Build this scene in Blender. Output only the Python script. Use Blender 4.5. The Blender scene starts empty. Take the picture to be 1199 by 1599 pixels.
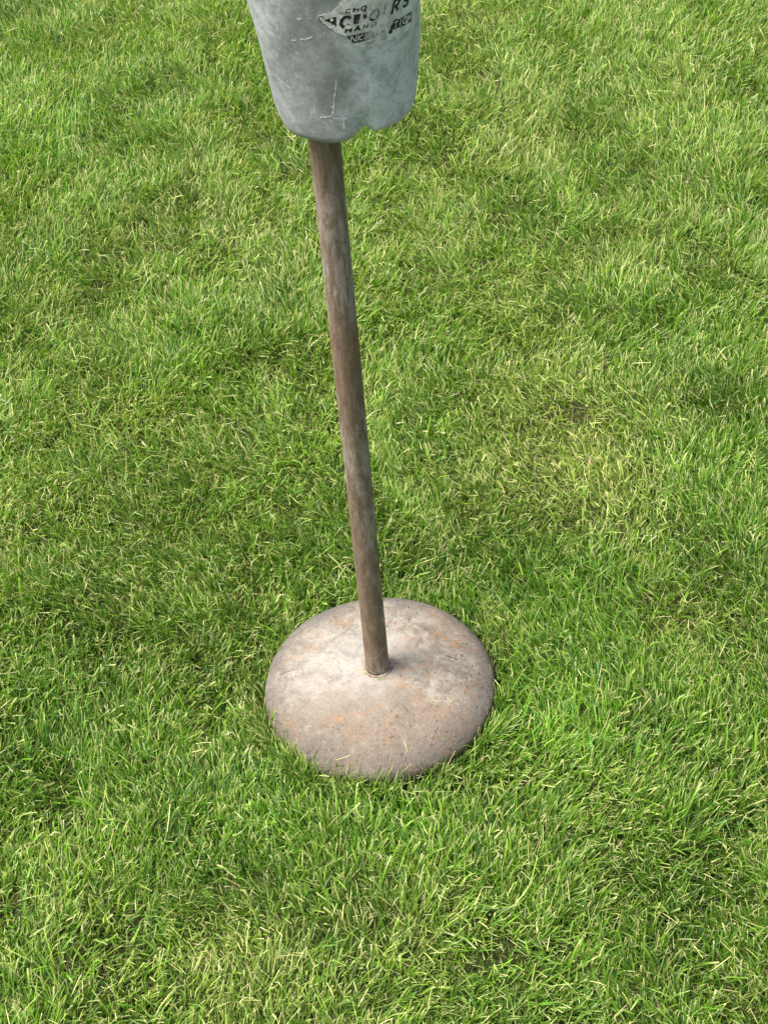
import bpy, bmesh, math
import numpy as np
from mathutils import Vector, Matrix

S = bpy.context.scene
COL = S.collection

# ------------------------------------------------------------------ camera
ZG = 0.030                       # the foot's rim lies this far above the soil
cam_d = bpy.data.cameras.new("camera")
cam = bpy.data.objects.new("camera", cam_d)
COL.objects.link(cam)
S.camera = cam
cam_d.sensor_fit = 'HORIZONTAL'
cam_d.sensor_width = 36.0
cam_d.lens = 2519.08 / 1199.0 * 36.0
cam_d.clip_start = 0.05
cam_d.clip_end = 2000.0
PITCH, ROLL = 0.7842, -0.0868
fw = Vector((0, math.cos(PITCH), -math.sin(PITCH)))
rt0 = Vector((1, 0, 0))
up0 = rt0.cross(fw)
rt = math.cos(ROLL) * rt0 + math.sin(ROLL) * up0
up = -math.sin(ROLL) * rt0 + math.cos(ROLL) * up0
M = Matrix((rt, up, -fw)).transposed().to_4x4()
M.translation = Vector((0.0284, -1.4826, 1.8350 + ZG))
cam.matrix_world = M

# ------------------------------------------------------------------ light
SUN_EL, SUN_AZ = math.radians(66), math.radians(-98)   # azimuth from +Y towards +X
w = bpy.data.worlds.new("World")
S.world = w
w.use_nodes = True
nt = w.node_tree
bg = nt.nodes["Background"]
sky = nt.nodes.new("ShaderNodeTexSky")
sky.sky_type = 'NISHITA'
sky.sun_disc = False
sky.sun_elevation = SUN_EL
sky.sun_rotation = SUN_AZ
sky.dust_density = 8.0
sky.air_density = 1.0
sky.ozone_density = 0.6
nt.links.new(sky.outputs[0], bg.inputs[0])
bg.inputs[1].default_value = 0.095
sd = bpy.data.lights.new("sun", 'SUN')
sd.energy = 3.1
sd.angle = math.radians(26)
sd.color = (1.0, 0.965, 0.91)
sun = bpy.data.objects.new("sun", sd)
COL.objects.link(sun)
to_sun = Vector((math.sin(SUN_AZ) * math.cos(SUN_EL), math.cos(SUN_AZ) * math.cos(SUN_EL), math.sin(SUN_EL)))
sun.rotation_euler = to_sun.to_track_quat('Z', 'Y').to_euler()
sun.location = to_sun * 8

S.view_settings.view_transform = 'Standard'
S.view_settings.look = 'None'
S.view_settings.gamma = 1.0
S.view_settings.use_curve_mapping = False
S.view_settings.exposure = 1.26
S.cycles.max_bounces = 5
S.cycles.transmission_bounces = 4
S.cycles.diffuse_bounces = 4


# ------------------------------------------------------------------ node helpers
class NB:
    """small node-graph writer"""
    def __init__(self, name):
        self.m = bpy.data.materials.new(name)
        self.m.use_nodes = True
        self.t = self.m.node_tree
        self.t.nodes.clear()
        self.out = self.t.nodes.new("ShaderNodeOutputMaterial")

    def n(self, kind, **kw):
        nd = self.t.nodes.new(kind)
        for k, v in kw.items():
            setattr(nd, k, v)
        return nd

    def set(self, sock, v):
        if isinstance(v, bpy.types.NodeSocket):
            self.t.links.new(v, sock)
        elif v is not None:
            sock.default_value = v

    def coords(self, kind="Object", scale=(1, 1, 1), loc=(0, 0, 0)):
        c = self.n("ShaderNodeTexCoord")
        mp = self.n("ShaderNodeMapping")
        self.t.links.new(c.outputs[kind], mp.inputs["Vector"])
        mp.inputs["Scale"].default_value = scale
        mp.inputs["Location"].default_value = loc
        return mp.outputs[0]

    def noise(self, vec, scale, detail=4, rough=0.6, dist=0.0):
        nd = self.n("ShaderNodeTexNoise")
        self.set(nd.inputs["Vector"], vec)
        nd.inputs["Scale"].default_value = scale
        nd.inputs["Detail"].default_value = detail
        nd.inputs["Roughness"].default_value = rough
        nd.inputs["Distortion"].default_value = dist
        return nd.outputs["Fac"]

    def ramp(self, fac, stops):
        nd = self.n("ShaderNodeValToRGB")
        self.set(nd.inputs[0], fac)
        e = nd.color_ramp.elements
        while len(e) < len(stops):
            e.new(0.5)
        for el, (p, c) in zip(e, stops):
            el.position = p
            el.color = (c, c, c, 1) if not isinstance(c, tuple) else (*c, 1)
        return nd.outputs[0]

    def step(self, fac, a, b, lo=0.0, hi=1.0):
        nd = self.n("ShaderNodeMapRange")
        nd.interpolation_type = 'SMOOTHSTEP'
        self.set(nd.inputs[0], fac)
        for i, v in enumerate((a, b, lo, hi)):
            nd.inputs[1 + i].default_value = v
        return nd.outputs[0]

    def math(self, op, a, b=None):
        nd = self.n("ShaderNodeMath", operation=op)
        self.set(nd.inputs[0], a)
        if b is not None:
            self.set(nd.inputs[1], b)
        return nd.outputs[0]

    def mix(self, fac, a, b, mode='MIX'):
        nd = self.n("ShaderNodeMix", data_type='RGBA', blend_type=mode)
        self.set(nd.inputs[0], fac)
        for sk, v in ((nd.inputs[6], a), (nd.inputs[7], b)):
            self.set(sk, (*v, 1) if isinstance(v, tuple) else v)
        return nd.outputs[2]

    def bump(self, h, strength, dist):
        nd = self.n("ShaderNodeBump")
        nd.inputs["Strength"].default_value = strength
        nd.inputs["Distance"].default_value = dist
        self.set(nd.inputs["Height"], h)
        return nd.outputs[0]

    def principled(self, col, rough=0.6, metal=0.0, spec=0.5, normal=None):
        p = self.n("ShaderNodeBsdfPrincipled")
        self.set(p.inputs["Base Color"], (*col, 1) if isinstance(col, tuple) else col)
        self.set(p.inputs["Roughness"], rough)
        self.set(p.inputs["Metallic"], metal)
        self.set(p.inputs["Specular IOR Level"], spec)
        if normal is not None:
            self.set(p.inputs["Normal"], normal)
        return p.outputs[0]

    def done(self, shader):
        self.t.links.new(shader, self.out.inputs["Surface"])
        return self.m


# ------------------------------------------------------------------ materials
def mat_soil():
    b = NB("soil_and_thatch")
    v = b.coords("Object")
    n1 = b.noise(v, 9, 6, 0.65)
    n2 = b.noise(v, 90, 6, 0.7)
    n3 = b.noise(v, 1.3, 4, 0.6)
    c = b.ramp(n2, [(0.25, (0.014, 0.014, 0.007)), (0.55, (0.036, 0.036, 0.015)), (0.8, (0.085, 0.075, 0.035))])
    c = b.mix(b.step(n1, 0.42, 0.62), c, (0.035, 0.055, 0.012))
    # far from the built grass the lawn is only its own green
    geo = b.n("ShaderNodeTexCoord")
    ln = b.n("ShaderNodeVectorMath", operation='LENGTH')
    b.t.links.new(geo.outputs["Object"], ln.inputs[0])
    far = b.step(ln.outputs["Value"], 3.5, 6.5)
    fc = b.ramp(n2, [(0.25, (0.025, 0.05, 0.008)), (0.5, (0.065, 0.12, 0.02)), (0.75, (0.12, 0.17, 0.04))])
    fc = b.mix(b.step(n3, 0.35, 0.7, 0, 0.5), fc, (0.09, 0.12, 0.03))
    c = b.mix(far, c, fc)
    return b.done(b.principled(c, 0.95, spec=0.1, normal=b.bump(n2, 0.8, 0.01)))


def mat_grass():
    b = NB("grass_blade")
    at = b.n("ShaderNodeAttribute", attribute_name="tint")
    col = at.outputs["Color"]
    p = b.principled(col, 0.40, spec=0.28)
    tr = b.n("ShaderNodeBsdfTranslucent")
    tc = b.mix(1.0, col, (1.25, 1.3, 0.5), 'MULTIPLY')
    b.set(tr.inputs["Color"], tc)
    mx = b.n("ShaderNodeMixShader")
    mx.inputs[0].default_value = 0.33
    b.t.links.new(p, mx.inputs[1])
    b.t.links.new(tr.outputs[0], mx.inputs[2])
    return b.done(mx.outputs[0])


def mat_foot():
    b = NB("weathered_cast_foot")
    v = b.coords("Object")
    big = b.noise(v, 9, 5, 0.6, 0.3)
    mid = b.noise(v, 24, 8, 0.74, 0.6)
    fine = b.noise(v, 130, 5, 0.75)
    grit = b.noise(v, 320, 3, 0.7)
    sep = b.n("ShaderNodeSeparateXYZ")
    b.t.links.new(v, sep.inputs[0])
    x, y = sep.outputs[0], sep.outputs[1]
    r = b.math('SQRT', b.math('ADD', b.math('MULTIPLY', x, x), b.math('MULTIPLY', y, y)))
    c = b.ramp(mid, [(0.30, (0.092, 0.079, 0.061)), (0.47, (0.190, 0.168, 0.136)), (0.66, (0.295, 0.270, 0.228))])
    c = b.mix(b.step(fine, 0.42, 0.68, 0, 0.5), c, (0.275, 0.256, 0.222))
    sp = b.noise(b.coords("Object", loc=(6, 6, 2)), 75, 5, 0.7, 0.3)
    c = b.mix(b.step(sp, 0.50, 0.36, 0, 0.5), c, (0.105, 0.088, 0.068))
    c = b.mix(b.step(sp, 0.54, 0.68, 0, 0.5), c, (0.36, 0.345, 0.31))
    # chalky whitening around the socket; sun highlight painted in towards the left
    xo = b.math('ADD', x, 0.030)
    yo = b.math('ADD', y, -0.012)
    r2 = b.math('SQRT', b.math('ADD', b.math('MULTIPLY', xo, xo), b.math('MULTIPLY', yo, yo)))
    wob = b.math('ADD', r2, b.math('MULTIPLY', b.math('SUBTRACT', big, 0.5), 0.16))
    chalk_hilite = b.step(wob, 0.02, 0.12, 0.7, 0.0)
    chalk_hilite = b.math('MULTIPLY', chalk_hilite, b.step(mid, 0.28, 0.55, 0.35, 1.0))
    c = b.mix(chalk_hilite, c, (0.300, 0.290, 0.262))
    # bluish grey bruises
    gz = b.step(b.noise(b.coords("Object", loc=(4, 1, 7)), 17, 7, 0.72, 0.5), 0.52, 0.64, 0, 0.6)
    c = b.mix(gz, c, (0.15, 0.147, 0.140))
    # rust blooms
    ru = b.noise(b.coords("Object", loc=(1.7, 3.1, 0)), 17, 6, 0.72, 0.5)
    rm = b.math('MULTIPLY', b.step(b.math('ADD', ru, b.math('MULTIPLY', x, 0.35)), 0.49, 0.63, 0, 0.75), b.step(fine, 0.42, 0.58, 0.15, 1))
    c = b.mix(rm, c, (0.235, 0.135, 0.068))
    # broad brown stain on one side of the dome, ragged edge
    ys = b.math('ADD', b.math('ADD', y, 0.062), b.math('MULTIPLY', b.math('SUBTRACT', big, 0.5), 0.16))
    stain = b.math('MULTIPLY', b.step(ys, 0.035, -0.02, 0, 0.62), b.step(mid, 0.36, 0.56, 0.25, 1))
    c = b.mix(stain, c, (0.135, 0.100, 0.073))
    orange = b.math('MULTIPLY', stain, b.step(b.noise(b.coords("Object", loc=(9, 2, 4)), 40, 6, 0.7, 0.4), 0.52, 0.66, 0, 0.8))
    c = b.mix(orange, c, (0.30, 0.165, 0.085))
    grey = b.math('MULTIPLY', stain, b.step(b.noise(b.coords("Object", loc=(3, 8, 4)), 30, 6, 0.7, 0.4), 0.54, 0.66, 0, 0.8))
    c = b.mix(grey, c, (0.105, 0.098, 0.092))
    # dirt gathered round the pipe
    c = b.mix(b.step(b.math('ADD', r, b.math('MULTIPLY', b.math('SUBTRACT', mid, 0.5), 0.02)), 0.0175, 0.0225, 0.75, 0.0), c, (0.10, 0.085, 0.062))
    # small dark pits
    pt = b.n("ShaderNodeTexVoronoi", feature='F1')
    b.t.links.new(b.coords("Object", scale=(1, 1, 0.2)), pt.inputs["Vector"])
    pt.inputs["Scale"].default_value = 95
    pt.inputs["Randomness"].default_value = 1.0
    pit = b.math('MULTIPLY', b.step(b.math('ADD', pt.outputs["Distance"], b.math('MULTIPLY', b.math('SUBTRACT', grit, 0.5), 0.5)), 0.10, 0.24, 1, 0), b.step(big, 0.45, 0.6))
    c = b.mix(b.math('MULTIPLY', pit, 0.2), c, (0.09, 0.065, 0.04))
    # darker and greyer towards the rim, uneven inner edge
    rr = b.math('ADD', r, b.math('MULTIPLY', b.math('SUBTRACT', big, 0.5), 0.07))
    c = b.mix(b.step(rr, 0.115, 0.172, 0, 0.72), c, (0.085, 0.077, 0.070))
    c = b.mix(b.step(grit, 0.50, 0.3, 0, 0.28), c, (0.06, 0.048, 0.036))
    c = b.mix(b.step(grit, 0.55, 0.72, 0, 0.25), c, (0.40, 0.38, 0.34))
    h = b.math('ADD', b.math('MULTIPLY', fine, 0.5), b.math('ADD', b.math('MULTIPLY', mid, 0.8), b.math('MULTIPLY', pit, -0.5)))
    return b.done(b.principled(c, 0.93, spec=0.12, normal=b.bump(h, 0.7, 0.006)))


def mat_pole():
    b = NB("rusted_pipe")
    v = b.coords("Object", scale=(1, 1, 0.22))
    v2 = b.coords("Object")
    st = b.noise(v, 150, 6, 0.7, 0.2)
    blot = b.noise(b.coords("Object", scale=(1, 1, 0.35), loc=(0.3, 0, 0.21)), 22, 8, 0.72, 0.4)
    fine = b.noise(v2, 300, 4, 0.75)
    c = b.ramp(st, [(0.3, (0.108, 0.072, 0.047)), (0.5, (0.178, 0.127, 0.088)), (0.72, (0.25, 0.19, 0.14))])
    worn = b.math('MULTIPLY', b.step(blot, 0.46, 0.62, 0, 0.7), b.step(st, 0.40, 0.58, 0.2, 1))
    c = b.mix(worn, c, (0.44, 0.415, 0.38))
    rust = b.step(b.noise(b.coords("Object", scale=(1, 1, 0.3), loc=(2, 5, 0)), 22, 5, 0.6), 0.55, 0.68, 0, 0.55)
    c = b.mix(rust, c, (0.19, 0.105, 0.045))
    c = b.mix(b.step(fine, 0.45, 0.75, 0, 0.4), c, (0.36, 0.31, 0.25))
    c = b.mix(b.step(fine, 0.42, 0.25, 0, 0.5), c, (0.05, 0.035, 0.022))
    return b.done(b.principled(c, 0.62, metal=0.15, spec=0.35, normal=b.bump(b.math('ADD', fine, st), 0.4, 0.002)))


def mat_housing():
    b = NB("oxidised_aluminium")
    v = b.coords("Object")
    big = b.noise(b.coords("Object", scale=(1, 1, 0.8)), 16, 5, 0.62, 0.5)
    mid = b.noise(v, 55, 8, 0.76, 0.5)
    fine = b.noise(v, 210, 4, 0.75)
    c = b.ramp(mid, [(0.28, (0.215, 0.234, 0.250)), (0.5, (0.300, 0.324, 0.345)), (0.72, (0.44, 0.473, 0.50))])
    # white oxide bloom; bright sky reflection also painted in as paler flanks
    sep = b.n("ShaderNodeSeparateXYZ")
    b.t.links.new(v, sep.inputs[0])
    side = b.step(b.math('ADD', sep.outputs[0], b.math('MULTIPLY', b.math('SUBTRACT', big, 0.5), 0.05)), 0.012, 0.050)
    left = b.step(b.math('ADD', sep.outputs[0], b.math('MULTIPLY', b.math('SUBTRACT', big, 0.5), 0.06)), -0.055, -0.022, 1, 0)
    ox_sky = b.math('MAXIMUM', b.math('MULTIPLY', side, 0.95), b.math('MULTIPLY', left, 0.35))
    ox_sky = b.math('MULTIPLY', ox_sky, b.step(mid, 0.34, 0.60, 0.35, 1.0))
    c = b.mix(ox_sky, c, (0.68, 0.72, 0.765))
    spk = b.math('MULTIPLY', b.step(fine, 0.55, 0.70, 0, 0.7), b.step(big, 0.45, 0.6, 0.2, 1))
    c = b.mix(spk, c, (0.70, 0.72, 0.72))
    c = b.mix(b.step(fine, 0.47, 0.28, 0, 0.45), c, (0.13, 0.14, 0.145))
    scr = b.noise(b.coords("Object", scale=(1, 1, 9)), 26, 4, 0.7, 0.8)
    c = b.mix(b.step(scr, 0.63, 0.70, 0, 0.35), c, (0.68, 0.70, 0.70))
    met = b.step(ox_sky, 0.0, 0.7, 0.35, 0.08)
    rough = b.step(mid, 0.3, 0.7, 0.50, 0.66)
    h = b.math('ADD', b.math('MULTIPLY', mid, 0.7), b.math('MULTIPLY', fine, 0.4))
    return b.done(b.principled(c, rough, metal=met, spec=0.45, normal=b.bump(h, 0.22, 0.0025)))


def mat_plain(name, col, col2, scale=80, rough=0.8, lo=0.4, hi=0.6):
    b = NB(name)
    v = b.coords("Object")
    n = b.noise(v, scale, 5, 0.7)
    return b.done(b.principled(b.mix(b.step(n, lo, hi), col, col2), rough, spec=0.3))


M_SOIL, M_GRASS, M_FOOT, M_POLE, M_HOUSE = mat_soil(), mat_grass(), mat_foot(), mat_pole(), mat_housing()
M_PAPER = mat_plain("label_paper", (0.50, 0.515, 0.48), (0.74, 0.76, 0.72), 120, 0.75, 0.38, 0.62)
M_INK = mat_plain("label_ink", (0.018, 0.018, 0.019), (0.36, 0.37, 0.35), 330, 0.7, 0.54, 0.70)
M_FADED = mat_plain("label_faded_ink", (0.17, 0.175, 0.175), (0.40, 0.41, 0.38), 300, 0.75, 0.40, 0.58)
M_PALE = mat_plain("chalk_scratch", (0.80, 0.82, 0.82), (0.45, 0.47, 0.48), 350, 0.8)
M_CRACK = mat_plain("pole_scratch", (0.50, 0.45, 0.37), (0.36, 0.30, 0.23), 200, 0.8)
M_DARK = mat_plain("dark_hole", (0.02, 0.02, 0.02), (0.05, 0.05, 0.05), 200, 0.8)


def link(name, me, mat, parent=None, smooth=True):
    o = bpy.data.objects.new(name, me)
    COL.objects.link(o)
    if mat:
        me.materials.append(mat)
    if smooth:
        me.polygons.foreach_set("use_smooth", np.ones(len(me.polygons), dtype=bool))
    if parent:
        o.parent = parent
    return o


def grid_mesh(name, rings, cap_first=False, cap_last=False):
    """rings: list of (n,3) closed loops"""
    n = len(rings[0])
    V = np.concatenate(rings)
    F = []
    for i in range(len(rings) - 1):
        a = i * n
        for j in range(n):
            k = (j + 1) % n
            F.append((a + j, a + k, a + n + k, a + n + j))
    if cap_first:
        F.append(tuple(range(n - 1, -1, -1)))
    if cap_last:
        F.append(tuple(range((len(rings) - 1) * n, len(rings) * n)))
    me = bpy.data.meshes.new(name)
    me.from_pydata([tuple(p) for p in V], [], F)
    me.update()
    return me


# ------------------------------------------------------------------ the ground
rng = np.random.default_rng(11)


def vnoise(x, y, scale, seed):
    """smooth value noise in 0..1 on numpy arrays"""
    r = np.random.default_rng(seed)
    T = r.random((64, 64))
    u, v = x * scale + 17.3, y * scale + 9.1
    i, j = np.floor(u).astype(int), np.floor(v).astype(int)
    fu, fv = u - i, v - j
    fu, fv = fu * fu * (3 - 2 * fu), fv * fv * (3 - 2 * fv)
    a = T[i % 64, j % 64] * (1 - fu) + T[(i + 1) % 64, j % 64] * fu
    b = T[i % 64, (j + 1) % 64] * (1 - fu) + T[(i + 1) % 64, (j + 1) % 64] * fu
    return a * (1 - fv) + b * fv


def soil_z(x, y):
    near = np.clip((7.0 - np.hypot(x, y)) / 3.0, 0, 1)
    foot = np.clip((np.hypot(x, y) - 0.17) / 0.15, 0, 1)
    return near * foot * ((vnoise(x, y, 4.5, 1) - 0.5) * 0.022 + (vnoise(x, y, 14, 2) - 0.5) * 0.010)


ax = np.concatenate([[-600, -200, -60, -20, -9], np.arange(-4.5, 4.51, 0.05), [9, 20, 60, 200, 600]])
gx, gy = np.meshgrid(ax, ax, indexing='ij')
gz = soil_z(gx, gy)
n = len(ax)
idx = np.arange(n * n).reshape(n, n)
q = np.stack([idx[:-1, :-1], idx[1:, :-1], idx[1:, 1:], idx[:-1, 1:]], -1).reshape(-1, 4)
me = bpy.data.meshes.new("ground")
me.from_pydata(np.stack([gx, gy, gz], -1).reshape(-1, 3).tolist(), [], q.tolist())
ground = link("ground", me, M_SOIL)
ground["kind"] = "structure"

# ------------------------------------------------------------------ the stand
R_FOOT, H_FOOT, R_POLE = 0.1677, 0.0436, 0.0167
root = bpy.data.objects.new("vending_stand", None)
COL.objects.link(root)
root.empty_display_size = 0.1
root["label"] = "rusty pole on a round domed foot carrying a grey metal dispenser housing"
root["category"] = "vending stand"

# foot: a low dome with a rounded rim and a short side running down into the grass
NA = 192
ang = np.linspace(0, 2 * np.pi, NA, endpoint=False)
ca, sa = np.cos(ang), np.sin(ang)
rings = []
for t in np.linspace(0.0, 1.0, 44):
    a = 0.06 + (np.pi / 2 - 0.06) * t
    r = math.sin(a) * R_FOOT
    z = H_FOOT * max(0.0, 1 - (r / R_FOOT) ** 2) ** 0.48
    rings.append(np.stack([ca * r, sa * r, np.full(NA, z + ZG)], -1))
for dz, dr in ((-0.006, 0.0004), (-0.014, -0.002), (-0.022, -0.006), (-0.0295, -0.009)):
    r = R_FOOT + dr
    rings.append(np.stack([ca * r, sa * r, np.full(NA, dz + ZG)], -1))
rings = [np.stack([p[:, 0] * (1 + 0.004 * np.sin(3 * ang + 1)), p[:, 1] * (1 + 0.004 * np.sin(3 * ang + 1)),
                   p[:, 2] + 0.0007 * np.sin(5 * ang + 9 * i / 40.0) * min(1, i / 8) * (i < 43)], -1) for i, p in enumerate(rings)]
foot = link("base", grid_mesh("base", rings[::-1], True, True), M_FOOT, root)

# pole: slightly wandering pipe
HB = 0.9509 + ZG                 # underside of the housing
rings = []
for z in np.linspace(H_FOOT - 0.006, HB - ZG + 0.03, 60):
    wob = 1 + 0.006 * math.sin(z * 23) + 0.004 * math.sin(z * 71)
    rings.append(np.stack([np.cos(ang[::3]) * R_POLE * wob, np.sin(ang[::3]) * R_POLE * wob, np.full(NA // 3, z + ZG)], -1))
pole = link("pole", grid_mesh("pole", rings, True, True), M_POLE, root)

# weld bead where the pipe enters the foot
rings = []
for k in range(9):
    a = math.pi * k / 8
    rr = R_POLE + 0.0005 + 0.0026 * math.sin(a)
    z = H_FOOT - 0.0012 + 0.0032 * (k / 8)
    jit = 1 + 0.045 * np.sin(ang[::3] * 7 + k) + 0.03 * np.sin(ang[::3] * 13 + 2)
    rr = R_POLE * 0.96 + (rr - R_POLE * 0.96) * jit
    rings.append(np.stack([np.cos(ang[::3]) * rr, np.sin(ang[::3]) * rr, np.full(NA // 3, z + ZG)], -1))
link("weld_bead", grid_mesh("weld_bead", rings), M_POLE, root)

# housing: tapered round casting; arc (mm, at radius 82 mm, 0 = facing the viewer) and height (mm) address its skin
HX, HY, RA, TB, CD = 0.0263, 0.0068, 0.0726, 0.1032, -0.0178
RF = 0.0105
H_TOP = 0.300


def sst(x):
    x = np.clip(x, 0, 1)
    return x * x * (3 - 2 * x)


def skin(arc, hmm, off=0.0):
    arc = np.asarray(arc, float)
    s = np.asarray(hmm, float) / 1000.0
    phi = arc / 82.0 - np.pi / 2
    inset = np.where(s < RF, RF - np.sqrt(np.maximum(0, RF * RF - (RF - s) ** 2)), 0)
    r = RA + TB * np.minimum(s, 0.26) - inset + off
    rt_ = np.clip((s - 0.26) / (H_TOP - 0.26), 0, 1)
    r = r - (RA + TB * 0.26) * (1 - np.sqrt(np.maximum(0, 1 - rt_ ** 2.4))) * 0.96
    # lower edge: a little deeper on the front left, notched beside it
    low = 1 - sst(s / 0.055)
    dip = np.exp(-((arc + 28) / 26) ** 2)
    corner = np.exp(-((arc + 78) / 30) ** 2)
    notch = sst((arc + 4) / 26) * (1 - sst((arc - 22.5) / 13.0))
    lip = np.exp(-((arc - 38) / 11) ** 2)
    r = r - notch * 0.0060 * (1 - sst(s / 0.042)) + dip * 0.003 * low - lip * 0.0006 * (1 - sst(s / 0.06))
    z = HB + s + low * (0.0080 * notch - 0.0030 * dip - 0.0065 * corner + 0.0012 * lip)
    # hand-cast unevenness
    r = r + 0.0007 * np.sin(phi * 3 + s * 25) + 0.0005 * np.sin(phi * 7 - s * 60)
    return np.stack([HX + CD * s + r * np.cos(phi), HY + r * np.sin(phi), z], -1)


arcs = np.linspace(-np.pi, np.pi, 320, endpoint=False) * 82.0
hs = np.concatenate([[0.0, 0.4, 1.2, 2.4, 4, 6, 8.5, 11, 14], np.arange(18, 262, 6), 260 + 40 * np.sin(np.linspace(0.05, 1, 14) * np.pi / 2)])
rings = [skin(arcs, np.full(len(arcs), h)) for h in hs]
c0 = rings[0].mean(0)
bot = [np.stack([c0[0] + (rings[0][:, 0] - c0[0]) * f, c0[1] + (rings[0][:, 1] - c0[1]) * f, rings[0][:, 2] * min(1, 1) + 0.004 * (1 - f)], -1) for f in (0.3, 0.85, 0.97)]
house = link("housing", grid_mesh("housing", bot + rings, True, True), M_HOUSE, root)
house["label"] = "tapered grey cast aluminium housing with torn label"


def skin_poly(name, polys, off, mat, sub=3.0, parent=house):
    """flat print: polygons in (arc, height) mm laid on the housing skin, diced so that they follow it"""
    bm = bmesh.new()
    for poly in polys:
        vs = [bm.verts.new((x, y, 0)) for x, y in poly]
        try:
            bm.faces.new(vs)
        except ValueError:
            pass
    bmesh.ops.triangulate(bm, faces=bm.faces[:])
    for x0 in np.arange(-60, 100, sub):
        g = bm.verts[:] + bm.edges[:] + bm.faces[:]
        bmesh.ops.bisect_plane(bm, geom=g, plane_co=(x0, 0, 0), plane_no=(1, 0, 0), dist=1e-5)
    for y0 in np.arange(60, 190, sub * 2):
        g = bm.verts[:] + bm.edges[:] + bm.faces[:]
        bmesh.ops.bisect_plane(bm, geom=g, plane_co=(0, y0, 0), plane_no=(0, 1, 0), dist=1e-5)
    for v in bm.verts:
        v.co = Vector(skin(v.co.x, v.co.y, off + v.co.z))
    bmesh.ops.recalc_face_normals(bm, faces=bm.faces[:])
    me = bpy.data.meshes.new(name)
    bm.to_mesh(me)
    bm.free()
    return link(name, me, mat, parent, smooth=False)


def ribbon(pts, wd):
    """a polyline in label space turned into quads, tapered at both ends"""
    out = []
    P = [np.array(p, float) for p in pts]
    for i in range(len(P) - 1):
        d = P[i + 1] - P[i]
        d = d / (np.hypot(*d) + 1e-9)
        nrm = np.array([-d[1], d[0]]) * wd / 2
        e = d * wd * 0.2
        out.append([tuple(P[i] - nrm - e), tuple(P[i + 1] - nrm + e), tuple(P[i + 1] + nrm + e), tuple(P[i] + nrm - e)])
    return out


GL = {  # stroke letters in a 0..1 box
    'C': [[(1, .82), (.7, 1), (.3, 1), (0, .7), (0, .3), (.3, 0), (.7, 0), (1, .18)]],
    'H': [[(0, 0), (0, 1)], [(1, 0), (1, 1)], [(0, .5), (1, .5)]],
    'O': [[(.3, 0), (.7, 0), (1, .3), (1, .7), (.7, 1), (.3, 1), (0, .7), (0, .3), (.3, 0)]],
    'A': [[(0, 0), (.5, 1), (1, 0)], [(.2, .38), (.8, .38)]],
    'N': [[(0, 0), (0, 1), (1, 0), (1, 1)]],
    'D': [[(0, 0), (0, 1), (.6, 1), (1, .7), (1, .3), (.6, 0), (0, 0)]],
    'K': [[(0, 0), (0, 1)], [(1, 1), (0, .45), (1, 0)]],
    'I': [[(.5, 0), (.5, 1)]],
    'G': [[(1, .82), (.7, 1), (.3, 1), (0, .7), (0, .3), (.3, 0), (.8, 0), (1, .2), (1, .45), (.6, .45)]],
    'T': [[(.5, 0), (.5, 1)], [(0, 1), (1, 1)]],
    'R': [[(0, 0), (0, 1), (.7, 1), (1, .78), (.7, .5), (0, .5)], [(.45, .5), (1, 0)]],
    'S': [[(1, .85), (.7, 1), (.25, 1), (0, .75), (.25, .55), (.75, .45), (1, .25), (.7, 0), (.2, 0), (0, .15)]],
    'L': [[(0, 1), (0, 0), (1, 0)]],
    'E': [[(1, 1), (0, 1), (0, 0), (1, 0)], [(0, .5), (.8, .5)]],
}


def letters(txt, x, y, w_, h_, gap, stroke, slant=0.25):
    out = []
    for ch in txt:
        if ch in GL:
            for st in GL[ch]:
                out += ribbon([(x + a * w_ + b * h_ * slant, y + b * h_) for a, b in st], stroke)
        x += w_ + gap
    return out


# torn paper label: ragged outline
r0 = np.random.default_rng(5)
ol = [(-16.3, 144.6), (-15, 147.2), (-11.4, 148.9), (-7, 149.2), (-3.6, 150.5), (-0.5, 153), (3.6, 157.0), (6, 160.5), (9.9, 162.1), (14, 166), (22, 171), (34, 172.5), (52, 172),
      (70, 170.5), (83, 171), (83.5, 150), (83, 134.9), (83, 113.9), (80.2, 105.2), (68, 106.4), (56.4, 106.9), (46, 105.6), (36.1, 106.6), (30, 106.3), (24.3, 108.4), (18, 111.4),
      (13.4, 114.6), (10, 119.5), (7.0, 124.2), (2.5, 126.4), (-2.2, 129.6), (-6, 134), (-9.2, 137.4), (-13, 141)]
rag = []
for i, p in enumerate(ol):
    q2 = ol[(i + 1) % len(ol)]
    L_ = math.dist(p, q2)
    k = max(1, int(L_ / 1.6))
    for j in range(k):
        t = j / k
        amp = 0.0 if 14 <= i <= 16 else 0.45
        rag.append((p[0] + (q2[0] - p[0]) * t + r0.normal() * amp, p[1] + (q2[1] - p[1]) * t + r0.normal() * amp))
label = skin_poly("paper_label", [rag], 0.0007, M_PAPER)
label["label"] = "torn paper label with worn black lettering"
sol = label.modifiers.new("thickness", 'SOLIDIFY')
sol.thickness = 0.0004
sol.offset = -1

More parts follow.
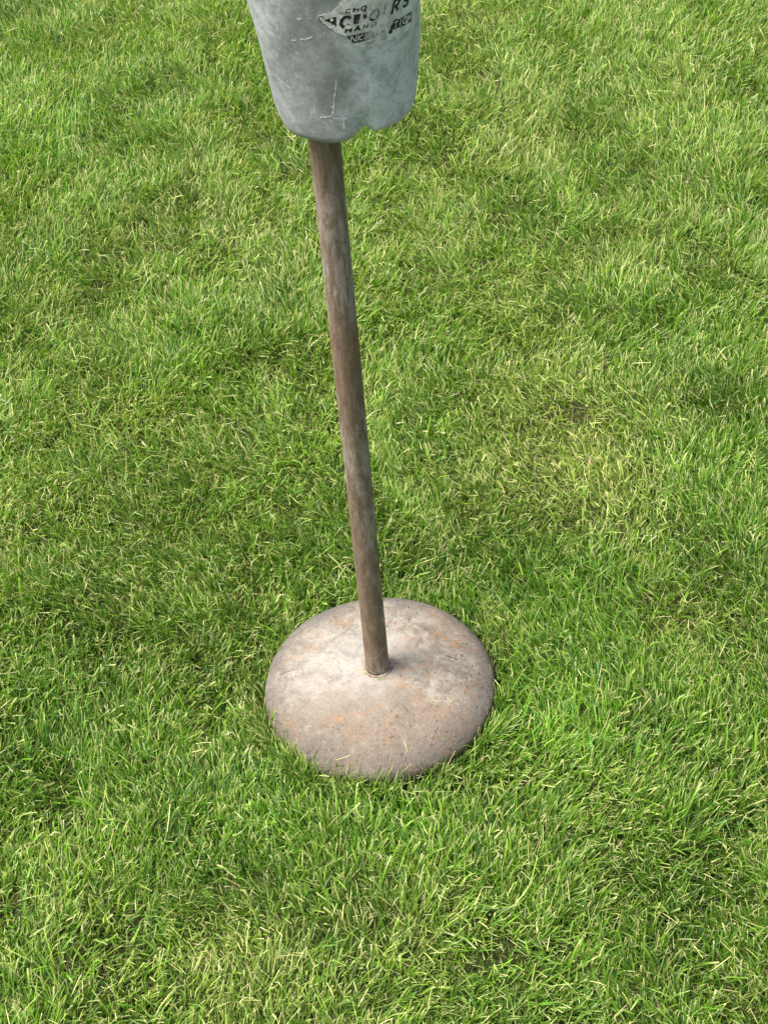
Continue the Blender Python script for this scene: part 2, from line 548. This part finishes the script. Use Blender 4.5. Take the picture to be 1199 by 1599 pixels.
ink, faded, light = [], [], []
ink += letters("C", 9.0, 148.9, 3.6, 3.6, 2.4, 1.0)
ink += letters("HO", 15.6, 148.9, 4.0, 4.0, 3.0, 1.45)
ink += letters("C", 3.0, 134.4, 7.4, 10.2, 2, 3.1)
ink += [[(14.6, 135.6), (19.4, 136.2), (21.9, 145.6), (16.0, 146.0)]]
ink += [[(24.2, 139.6), (27.0, 139.8), (27.6, 145.2), (24.6, 145.4)], [(24.4, 146.6), (27.0, 146.6), (27.4, 148.6), (24.8, 148.4)]]
ink += [[(-11.0, 142.4), (-6.5, 144.4), (0.3, 146.0), (-0.6, 135.4), (-3.2, 135.0), (-4.6, 139.2), (-8.6, 141.4)]]
ink += ribbon([(-15.2, 143.4), (-15.4, 145.4), (-13.4, 146.9), (-11.3, 146.4), (-10.9, 144.2)], 0.9)
ink += [[(29.3, 136.4), (33.0, 134.6), (37.6, 135.8), (39.6, 138.6), (37.8, 138.4), (33.4, 136.8), (30.2, 138.2)]]
faded += letters("O", 29.8, 135.6, 8.0, 9.8, 2, 2.0)
faded += [[(8.0, 146.8), (2.0, 148.6), (4.0, 150.4), (8.6, 149.6), (13.2, 147.6), (13.0, 145.6)]]
faded += letters("I", 42.0, 138.5, 5.0, 9.5, 2, 1.8)
ink += letters("R", 53.5, 134.4, 7.4, 12.5, 2, 2.7)
ink += letters("S", 68.0, 134.6, 6.4, 10.5, 2, 2.5)
ink += [[(65.0, 143.6), (67.2, 143.8), (68.0, 147.8), (65.8, 147.8)]]
ink += letters("H", 7.0, 128.0, 4.6, 4.6, 4, 1.75)
ink += letters("A", 15.4, 128.4, 4.6, 4.6, 4, 1.75)
ink += letters("N", 23.6, 128.8, 3.8, 4.2, 4, 1.0)
faded += letters("D", 31.4, 128.8, 4.2, 4.2, 4, 1.3)
# reversed band: NKIN ... TION
ink += [[(7.6, 124.0), (10, 119.8), (13.2, 115.3), (22.8, 115.0), (23.6, 124.4)]]
ink += [[(23.6, 124.4), (22.8, 115.0), (25.2, 115.2), (26.4, 124.2)]]
faded += [[(26.5, 124.2), (25.3, 115.0), (29.6, 115.2), (31.6, 123.8)]]
ink += [[(51.6, 118.2), (54.4, 116.4), (66.0, 115.0), (80.8, 113.6), (81.2, 124.2), (70, 125.0), (62, 124.6), (59.5, 126.6), (53.0, 125.2), (52.6, 121)]]
ink += [[(49.2, 115.6), (51.2, 113.2), (52.2, 115.4), (54.6, 113.8), (53.6, 116.6), (51.4, 118.4)]]
faded += letters("G", 31.8, 116.0, 4.6, 7.0, 2, 1.0)
faded += letters("A", 40.0, 116.0, 4.6, 7.0, 2, 0.8)
faded += letters("THE", 24.6, 110.2, 2.2, 2.6, 1.2, 0.6)
faded += letters("CO", 41.0, 110.2, 2.2, 2.6, 1.2, 0.55)
light += letters("NK", 10.8, 117.0, 4.4, 6.2, 2.2, 1.05)
light += letters("IN", 22.6, 117.0, 3.4, 6.2, 1.2, 0.95)
light2 = letters("TION", 55.2, 117.2, 4.2, 6.4, 1.6, 1.1)
light2 += letters("AL", 77.0 - 1.6, 117.0, 3.2, 6.0, 1.0, 0.6)
skin_poly("label_print", ink, 0.0010, M_INK)
skin_poly("label_faded_print", faded, 0.00095, M_FADED)
skin_poly("label_light_print", light, 0.0013, M_PAPER)
skin_poly("label_light_print", light2, 0.0013, M_PAPER)
# rubbed-off flecks over the print
wear = []
rw = np.random.default_rng(21)
for k in range(70):
    cx_, cy_ = rw.uniform(-8, 80), rw.uniform(112, 165)
    if not (cy_ > 112 + max(0, (14 - cx_) * 1.1) and cy_ < 146 + (cx_ + 8) * 0.6):
        continue
    rad_ = rw.gamma(2.0, 0.55) + 0.2 + (1.2 if 36 < cx_ < 54 else 0)
    m_ = 9
    wear.append([(cx_ + rad_ * rw.uniform(0.5, 1.3) * math.cos(2 * math.pi * q_ / m_), cy_ + rad_ * rw.uniform(0.4, 1.0) * math.sin(2 * math.pi * q_ / m_)) for q_ in range(m_)])
wo = skin_poly("label_wear", wear, 0.00118, M_PAPER)
wo["kind"] = "stuff"
# curled white corner at the lower tear
curl = skin_poly("label_curl", [[(13.6, 114.4), (22.8, 113.6), (24.6, 108.2), (19.5, 110.4)]], 0.0024, mat_plain("paper_back", (0.74, 0.74, 0.72), (0.66, 0.66, 0.64)))


def wander(pts, n_, amp, seed):
    r_ = np.random.default_rng(seed)
    out = []
    for i in range(len(pts) - 1):
        for j in range(n_):
            t = j / n_
            out.append((pts[i][0] + (pts[i + 1][0] - pts[i][0]) * t + r_.normal() * amp,
                        pts[i][1] + (pts[i + 1][1] - pts[i][1]) * t + r_.normal() * amp))
    out.append(pts[-1])
    return out


scr = [([(-6.0, 75.4), (-8, 66), (-10.5, 56.9), (-12.5, 46), (-14.7, 35.9)], 1.3), ([(-14.7, 35.9), (-21, 34), (-28.3, 33.1)], 1.0),
       ([(-3.2, 30.7), (2, 31.1)], 0.8), ([(-3.2, 30.7), (-4.6, 18.1)], 0.8), ([(-77, 63.6), (-68, 61.5), (-61.3, 59.1)], 1.1),
       ([(-35.6, 120.2), (-30, 121), (-24.1, 124.1)], 1.2), ([(-35, 142.5), (-31.5, 144)], 2.0), ([(-14, 33), (-3, 30.7)], 0.5),
       ([(48, 60), (52, 63), (55, 69)], 1.2), ([(-46, 118), (-39, 119.5)], 0.8)]
for k, (pts, wd) in enumerate(scr):
    rk = np.random.default_rng(90 + k)
    ww = wander(pts, 7, 0.45, 40 + k)
    rib = []
    for i in range(len(ww) - 1):
        if rk.random() < 0.86:
            rib += ribbon(ww[i:i + 2], wd * rk.uniform(0.45, 1.25))
    skin_poly("scratch", rib, 0.0003, M_PALE)

# little drilled hole with a pale burr
cz_, ca_ = 108.1, 4.1
rg = [[(ca_ + 2.1 * math.cos(a), cz_ + 2.1 * math.sin(a)), (ca_ + 2.1 * math.cos(a + .5236), cz_ + 2.1 * math.sin(a + .5236)),
       (ca_ + 1.0 * math.cos(a + .5236), cz_ + 1.0 * math.sin(a + .5236)), (ca_ + 1.0 * math.cos(a), cz_ + 1.0 * math.sin(a))] for a in np.arange(12) * .5236]
skin_poly("hole_burr", rg, 0.0006, M_PAPER)
skin_poly("drill_hole", [[(ca_ + 1.0 * math.cos(a), cz_ + 1.0 * math.sin(a)) for a in np.arange(12) * .5236]], 0.0004, M_DARK)


def pole_mark(pts, wd, mat=M_CRACK):
    """scratches on the pipe: pts are (angle in degrees from the viewer's side, height above the rim)"""
    bm = bmesh.new()
    P = []
    for i in range(len(pts) - 1):
        for j in range(6):
            t = j / 6
            P.append((pts[i][0] + (pts[i + 1][0] - pts[i][0]) * t, pts[i][1] + (pts[i + 1][1] - pts[i][1]) * t))
    P.append(pts[-1])
    prev = None
    for i, (a, z) in enumerate(P):
        f = math.radians(a - 90)
        rr = R_POLE * 1.012 + 0.0003
        ww = wd * (0.35 + 0.65 * abs(math.sin(i * 1.9)))
        a1 = bm.verts.new((rr * math.cos(f), rr * math.sin(f), z + ZG - ww / 2))
        a2 = bm.verts.new((rr * math.cos(f), rr * math.sin(f), z + ZG + ww / 2))
        if prev:
            bm.faces.new((prev[0], a1, a2, prev[1]))
        prev = (a1, a2)
    me = bpy.data.meshes.new("scratch")
    bm.to_mesh(me)
    bm.free()
    return link("scratch", me, mat, pole)


pole_mark([(-12, 0.083), (12, 0.089), (48, 0.101), (76, 0.106)], 0.0018)
pole_mark([(28, 0.398), (33, 0.399)], 0.003)
pole_mark([(-70, 0.055), (-30, 0.050), (-10, 0.0505)], 0.0018)
pole_mark([(5, 0.052), (35, 0.060)], 0.0012)

# ------------------------------------------------------------------ the lawn
GREENS = np.array([(0.082, 0.210, 0.013), (0.040, 0.122, 0.010), (0.116, 0.264, 0.019), (0.200, 0.350, 0.032), (0.056, 0.165, 0.038)])
STRAWS = np.array([(0.48, 0.49, 0.18), (0.42, 0.38, 0.16), (0.58, 0.60, 0.28), (0.35, 0.43, 0.10), (0.30, 0.41, 0.08)])
BROWNS = np.array([(0.08, 0.070, 0.028), (0.15, 0.128, 0.055), (0.045, 0.062, 0.016), (0.04, 0.085, 0.016)])
# (x, y, radius, dryness, lushness) of patches seen in the lawn
PATCH = [(0.334, 0.47, 0.17, 0.85, -0.3), (0.30, 0.62, 0.12, 0.45, -0.2), (0.39, 0.56, 0.09, 0.5, 0), (0.453, 0.087, 0.08, 0.75, -0.3), (0.41, 0.33, 0.10, 0.45, 0), (-0.402, 0.664, 0.08, 0.8, 0),
         (0.195, 0.092, 0.05, 0.9, 0), (-0.215, -0.422, 0.09, 0.7, -0.2), (0.29, 0.158, 0.09, 0.0, 0.4), (0.663, 0.557, 0.12, -0.6, 0.7),
         (-0.36, 0.745, 0.05, -0.3, 0.5), (0.395, -0.389, 0.12, -0.2, 0.2), (-0.129, 0.878, 0.12, -0.4, 0.4), (0.297, -0.23, 0.09, 0.55, -0.2),
         (-0.147, 0.393, 0.09, 0.55, 0), (0.327, 0.741, 0.10, 0.35, 0), (-0.45, -0.25, 0.12, 0.4, 0), (-0.25, 0.10, 0.12, -0.2, 0.5), (0.06, -0.40, 0.09, 0.4, 0), (-0.33, 0.52, 0.12, -0.1, 0.6), (0.2, 0.30, 0.1, -0.2, 0.5)]


# (x, y, radius, paler or deeper): blade tone, light and shade of leaning grass painted in
TONES = [(0.08, 1.26, 0.22, .22), (0.25, 1.02, 0.15, .12), (0.61, 1.3, 0.25, .16), (-0.59, 1.61, 0.25, .14), (0.29, 0.13, 0.11, .62), (0.23, -0.06, 0.10, .55), (-0.40, 0.65, 0.10, .25),
         (0.03, -0.24, 0.09, .28), (0.62, 1.79, 0.3, .12), (-0.32, 1.96, 0.3, .10), (-0.16, -0.2, 0.07, .2), (-0.01, 0.42, 0.1, .1),
         (-0.46, 0.78, 0.16, -.14), (-0.12, 0.92, 0.18, -.16), (0.12, 0.26, 0.10, -.22), (-0.28, 0.06, 0.15, -.14), (0.62, 0.56, 0.14, -.28), (0.31, -0.4, 0.13, -.18),
         (-0.43, 0.27, 0.15, -.15), (-0.31, -0.3, 0.12, -.2), (-0.37, 1.27, 0.2, -.16), (0.36, 1.41, 0.2, -.14), (0.45, -0.2, 0.1, -.15), (-0.05, -0.38, 0.1, -.18)]


def patch_fields(x, y):
    dry = (vnoise(x, y, 5.0, 31) - 0.5) * 0.8 + (vnoise(x, y, 1.7, 32) - 0.5) * 0.5
    lush = (vnoise(x, y, 7.0, 33) - 0.5) * 1.0
    for px, py, pr, d, l in PATCH:
        g = np.exp(-((x - px) ** 2 + (y - py) ** 2) / (pr * pr) * 1.4)
        dry += d * g
        lush += l * g
    light = (vnoise(x, y, 3.3, 34) - 0.5) * 0.14 + (vnoise(x, y, 11.0, 35) - 0.5) * 0.22
    for px, py, pr, v in TONES:
        light += v * np.exp(-((x - px) ** 2 + (y - py) ** 2) / (pr * pr) * 1.4)
    return dry, lush, light


def blades(rng, n_, area, seg, wide=1.0, tufts_per=22, stretch=1.0):
    """arrays for n_ blades rooted inside area(x, y) -> mask, growing in leaning tufts"""
    x0, x1, y0, y1, inside = area
    nt_ = max(1, int(n_ / tufts_per))
    tx = rng.uniform(x0, x1, nt_)
    ty = rng.uniform(y0, y1, nt_)
    tid = rng.integers(0, nt_, n_)
    spread = rng.gamma(2.0, 0.0065, n_) * (1 + (wide - 1) * 0.6)
    a = rng.uniform(0, 2 * np.pi, n_)
    x = tx[tid] + np.cos(a) * spread
    y = ty[tid] + np.sin(a) * spread
    loose = rng.random(n_) < 0.40
    x = np.where(loose, rng.uniform(x0, x1, n_), x)
    y = np.where(loose, rng.uniform(y0, y1, n_), y)
    rad = np.hypot(x, y)
    keep = inside(x, y) & (rad > R_FOOT - 0.004)
    x, y, tid, a, rad, loose = x[keep], y[keep], tid[keep], a[keep], rad[keep], loose[keep]
    m = len(x)
    dry, lush, light = patch_fields(x, y)
    # lean: coherent flow + tuft's own + outward + noise
    fl = (vnoise(x, y, 3.2, 41) - 0.5) * 9.0 + (vnoise(x, y, 9.0, 42) - 0.5) * 5.0
    tl = rng.uniform(0, 2 * np.pi, nt_)[tid]
    lx = 0.75 * np.cos(fl) + 0.8 * np.cos(tl) * ~loose + 0.55 * np.cos(a) + rng.normal(0, 0.65, m)
    ly = 0.75 * np.sin(fl) + 0.8 * np.sin(tl) * ~loose + 0.55 * np.sin(a) + rng.normal(0, 0.65, m)
    near = np.clip(1 - (rad - R_FOOT) / 0.045, 0, 1)
    lx = lx + near * 0.6 * x / rad
    ly = ly + near * 0.6 * y / rad
    dirn = np.arctan2(ly, lx)
    kind = rng.random(m)
    pd = np.clip(0.125 + 0.30 * dry, 0.035, 0.6)          # share of straw
    straw = kind < pd * 0.75
    thatch = (kind >= pd * 0.75) & (kind < pd * 0.75 + 0.13 + 0.10 * np.clip(dry, 0, 1))
    green = ~(straw | thatch)
    th_h = rng.normal(1, 0.10, nt_)[tid]
    L = stretch * rng.normal(0.039, 0.009, m) * th_h * (1 + 0.16 * lush - 0.16 * np.clip(dry, -0.5, 1))
    L = np.where(straw, L * rng.uniform(0.25, 0.78, m), np.where(thatch, L * rng.uniform(0.4, 0.8, m), L))
    L = np.clip(L, 0.010, 0.078)
    th0 = np.abs(rng.normal(0.25, 0.24, m)) * (1 - 0.25 * np.clip(lush, 0, 1)) + 0.10 * np.clip(dry, 0, 1)
    th0 = np.where(thatch, rng.uniform(0.7, 1.5, m), np.where(straw, rng.uniform(0.3, 1.35, m), th0))
    th0 = th0 * (1 - 0.6 * near)
    kap = np.where(green, rng.gamma(1.6, 0.36, m), rng.normal(0.1, 0.35, m))
    W = np.where(green, rng.gamma(9, 0.00012, m) + 0.00036 + 0.0016 * (rng.random(m) < 0.05), rng.gamma(6, 0.00010, m) + 0.00032) * wide
    z0 = soil_z(x, y) + np.where(straw & (rng.random(m) < 0.55), rng.uniform(0.008, 0.030, m), -0.003)
    tw = rng.normal(0, 0.9, m)
    # points along the blade
    ts = np.linspace(0, 1, seg + 1)
    px, pz, pc = np.zeros(m), np.zeros(m), []
    pts = [(px.copy(), pz.copy(), th0.copy())]
    kink = np.where(rng.random(m) < 0.14, rng.normal(0.8, 0.5, m), 0.0)
    for i in range(seg):
        th = th0 + kap * (ts[i] + 0.5 / seg) + np.where(i >= seg / 2, kink, 0)
        px = px + np.sin(th) * L / seg
        pz = pz + np.cos(th) * L / seg
        pts.append((px.copy(), pz.copy(), th))
    cd, sd_ = np.cos(dirn), np.sin(dirn)
    V, C = [], []
    tj = rng.normal(0, 1, nt_)[tid]
    # colours
    ga = rng.integers(0, len(GREENS), nt_)[tid]
    gb = rng.integers(0, len(GREENS), m)
    mixw = rng.uniform(0.2, 0.8, m)[:, None]
    gcol = GREENS[ga] * mixw + GREENS[gb] * (1 - mixw)
    yel = np.clip(0.06 + 0.28 * dry + rng.normal(0, 0.12, m), 0, 0.8)[:, None]
    gcol = gcol * (1 - yel) + np.array((0.28, 0.37, 0.06)) * yel
    gcol = gcol * ((1 - 0.12 * np.clip(lush, -0.5, 1)) * np.clip(1 + light, 0.6, 1.55))[:, None]
    scol = STRAWS[rng.integers(0, len(STRAWS), m)]
    bcol = BROWNS[rng.integers(0, len(BROWNS), m)]
    col = np.where(straw[:, None], scol, np.where(thatch[:, None], bcol, gcol)) * np.clip(rng.normal(1, 0.24, m) + 0.07 * tj, 0.45, 1.7)[:, None]
    cut = rng.random(m) < 0.60
    tipc = np.where((rng.random(m) < 0.5)[:, None], np.array((0.55, 0.56, 0.26)), col * 1.15)
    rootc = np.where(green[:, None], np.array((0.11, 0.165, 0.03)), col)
    wp = [0.75, 1.0, 0.92, 0.62] if seg == 3 else [0.8, 1.0, 0.5]
    for i in range(seg + 1):
        X, Z, th = pts[i]
        # width direction: horizontal normal of the lean, twisted about the blade
        t2 = tw * (0.4 + 0.6 * ts[i])
        nx, ny = -sd_, cd
        bx, by, bz = np.cos(th) * cd, np.cos(th) * sd_, -np.sin(th)
        wx = nx * np.cos(t2) + bx * np.sin(t2)
        wy = ny * np.cos(t2) + by * np.sin(t2)
        wz = bz * np.sin(t2)
        ww = W * wp[i] * 0.5
        if i == seg:
            ww = np.where(cut, W * 0.30, W * 0.06)
        cx_, cy_, cz_ = x + cd * X, y + sd_ * X, np.maximum(z0 + Z, soil_z(x, y) + 0.001 * i)
        V.append(np.stack([cx_ - wx * ww, cy_ - wy * ww, cz_ - wz * ww], -1))
        V.append(np.stack([cx_ + wx * ww, cy_ + wy * ww, cz_ + wz * ww], -1))
        f = ts[i]
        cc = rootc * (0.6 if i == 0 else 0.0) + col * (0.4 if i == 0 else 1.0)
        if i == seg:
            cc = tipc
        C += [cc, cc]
    V = np.stack(V, 1)
    C = np.stack(C, 1)
    return V, np.clip(C, 0.004, 0.8)


def blade_mesh(name, V, C):
    m, k, _ = V.shape
    seg = k // 2 - 1
    base = (np.arange(m) * k)[:, None]
    f = np.concatenate([base + np.array([2 * i, 2 * i + 1, 2 * i + 3, 2 * i + 2]) for i in range(seg)], 1).reshape(-1)
    nf = m * seg
    me = bpy.data.meshes.new(name)
    me.vertices.add(m * k)
    me.vertices.foreach_set("co", V.reshape(-1).astype(np.float32))
    me.loops.add(nf * 4)
    me.loops.foreach_set("vertex_index", f.astype(np.int32))
    me.polygons.add(nf)
    me.polygons.foreach_set("loop_start", (np.arange(nf) * 4).astype(np.int32))
    me.update(calc_edges=True)
    at = me.attributes.new("tint", 'FLOAT_COLOR', 'POINT')
    at.data.foreach_set("color", np.concatenate([C, np.ones((m, k, 1))], -1).reshape(-1).astype(np.float32))
    return me


def core(x, y):
    t = (y + 0.75) / 3.25
    return (y > -0.75) & (y < 2.5) & (x > -0.62 - 0.36 * t) & (x < 0.55 + 0.72 * t)


def ring(x, y):
    return ~core(x, y) & (np.hypot(x, y - 0.6) < 3.9)


Vc, Cc = blades(np.random.default_rng(101), 300000, (-0.95, 1.05, -0.8, 0.95, lambda x, y: core(x, y) & (y < 0.9)), 3)
Vf, Cf = blades(np.random.default_rng(104), 275000, (-1.05, 1.35, 0.85, 2.55, lambda x, y: core(x, y) & (y >= 0.9)), 2)


def rim(x, y):
    a_ = np.degrees(np.arctan2(y, x)) % 360
    d_ = np.hypot(x, y) - R_FOOT
    clump = vnoise(a_ / 9.0, d_ * 0, 1.0, 77)
    return (d_ > 0.0) & (d_ < 0.020) & (a_ > 185) & (a_ < 352) & (clump > np.where(a_ < 252, 0.12, 0.78))


Vt, Ct = blades(np.random.default_rng(103), 26000, (-0.195, 0.195, -0.195, 0.01, rim), 3, stretch=1.24)
Vc, Cc = np.concatenate([Vc, Vt]), np.concatenate([Cc, Ct])
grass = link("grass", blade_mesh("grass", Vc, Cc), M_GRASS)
far_me = blade_mesh("grass_far", Vf, Cf)
grass["kind"] = "stuff"
grass["label"] = "short mown green lawn grass with straw coloured blades"
grass["category"] = "grass"
far_o = link("grass", far_me, M_GRASS)
far_o["kind"] = "stuff"
far_o["label"] = "short mown green lawn grass behind the stand"
far_o["category"] = "grass"
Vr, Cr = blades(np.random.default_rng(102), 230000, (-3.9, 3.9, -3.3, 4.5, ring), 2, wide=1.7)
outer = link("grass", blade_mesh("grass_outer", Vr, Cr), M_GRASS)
outer["kind"] = "stuff"
outer["label"] = "short mown green lawn grass further out around the stand"
outer["category"] = "grass"
print("triangles in the lawn", len(Vc) * 6 + len(Vf) * 4 + len(Vr) * 4)


# ------------------------------------------------------------------ clippings dropped on the foot
def foot_z(r):
    return ZG + H_FOOT * np.maximum(0.0, 1 - (np.minimum(r, R_FOOT * 0.999) / R_FOOT) ** 2) ** 0.48


rc = np.random.default_rng(64)
VV, CC = [], []
spots = [(rc.uniform(0.019, 0.024), rc.uniform(190, 350), 90) for _ in range(7)] + [(rc.uniform(0.10, 0.163), rc.uniform(0, 360), rc.uniform(0, 180)) for _ in range(11)]
for r_, a_, t_ in spots:
    a_, t_ = math.radians(a_), math.radians(a_ + t_ + rc.uniform(-35, 35)) if t_ != 90 else math.radians(a_ + 90 + rc.uniform(-25, 25))
    L_ = rc.uniform(0.004, 0.011) if r_ < 0.03 else rc.uniform(0.006, 0.022)
    bend, wd = rc.uniform(-0.8, 0.8), rc.uniform(0.0005, 0.0011)
    tone = np.array([(0.50, 0.48, 0.26), (0.36, 0.33, 0.15), (0.16, 0.24, 0.05), (0.10, 0.08, 0.05)][rc.integers(0, 4)])
    row = []
    for k in range(4):
        u = (k / 3 - 0.5) * L_
        th = t_ + bend * (k / 3 - 0.5)
        x_, y_ = r_ * math.cos(a_) + u * math.cos(th), r_ * math.sin(a_) + u * math.sin(th)
        for sg in (-1, 1):
            X, Y = x_ - sg * wd / 2 * math.sin(th), y_ + sg * wd / 2 * math.cos(th)
            row.append((X, Y, float(foot_z(math.hypot(X, Y))) + 0.0008 + 0.0016 * abs(k / 3 - 0.5)))
    VV.append(row)
    CC.append([tone] * 8)
clip = link("grass_clippings", blade_mesh("grass_clippings", np.array(VV), np.array(CC)), M_GRASS)
clip["kind"] = "stuff"
clip["label"] = "dry grass clippings scattered on the round foot"

# ------------------------------------------------------------------ two little broad-leaved weeds
def weed(loc, lab, seed, lean):
    r_ = np.random.default_rng(seed)
    t = bpy.data.objects.new("weed_sprig", None)
    COL.objects.link(t)
    t.empty_display_size = 0.02
    t.location = (loc[0], loc[1], float(soil_z(np.array([loc[0]]), np.array([loc[1]]))[0]))
    t["label"] = lab
    t["category"] = "weed"
    t["group"] = "weed sprigs in the lawn"
    H = 0.046
    P = [Vector((lean[0] * k * k, lean[1] * k * k, H * k)) for k in np.linspace(0, 1, 7)]
    rings = [np.array([(p.x + 0.0007 * math.cos(a), p.y + 0.0007 * math.sin(a), p.z) for a in np.arange(6) * math.pi / 3]) for p in P]
    link("stem", grid_mesh("stem", rings, True, True), M_WEED, t)
    for k in range(13):
        f = 0.35 + 0.65 * k / 12
        c = Vector((lean[0] * f * f, lean[1] * f * f, H * f))
        a = k * 2.4 + r_.uniform(-.3, .3)
        L_, W_ = r_.uniform(0.006, 0.0105) * (1.15 - 0.5 * f), r_.uniform(0.0026, 0.004)
        d = Vector((math.cos(a), math.sin(a), r_.uniform(0.15, 0.7))).normalized()
        sdir = Vector((-math.sin(a), math.cos(a), 0))
        nrm = d.cross(sdir)
        vs, fs = [], []
        prof = [(0, .12), (.25, .75), (.4, .55), (.55, 1), (.75, .6), (.88, .7), (1, .08)]   # lobed edge
        for u, w_ in prof:
            mid = c + d * (L_ * u) - nrm * (0.0016 * u * u) * -1
            vs += [mid - sdir * W_ * w_ * .5 + nrm * 0.0006, mid, mid + sdir * W_ * w_ * .5 + nrm * 0.0006]
        for i in range(len(prof) - 1):
            for j in range(2):
                fs.append((3 * i + j, 3 * i + j + 1, 3 * i + j + 4, 3 * i + j + 3))
        me = bpy.data.meshes.new("leaf")
        me.from_pydata([tuple(v) for v in vs], [], fs)
        link("leaf", me, M_WEED, t)


M_WEED = mat_plain("weed_leaf", (0.13, 0.27, 0.03), (0.22, 0.36, 0.05), 180, 0.5)
weed((-0.193, -0.190), "small lime green weed sprig in the lawn, the one nearer the round foot", 3, (0.004, -0.010))
weed((-0.204, -0.240), "small lime green weed sprig in the lawn, the one farther from the round foot", 8, (-0.010, -0.006))
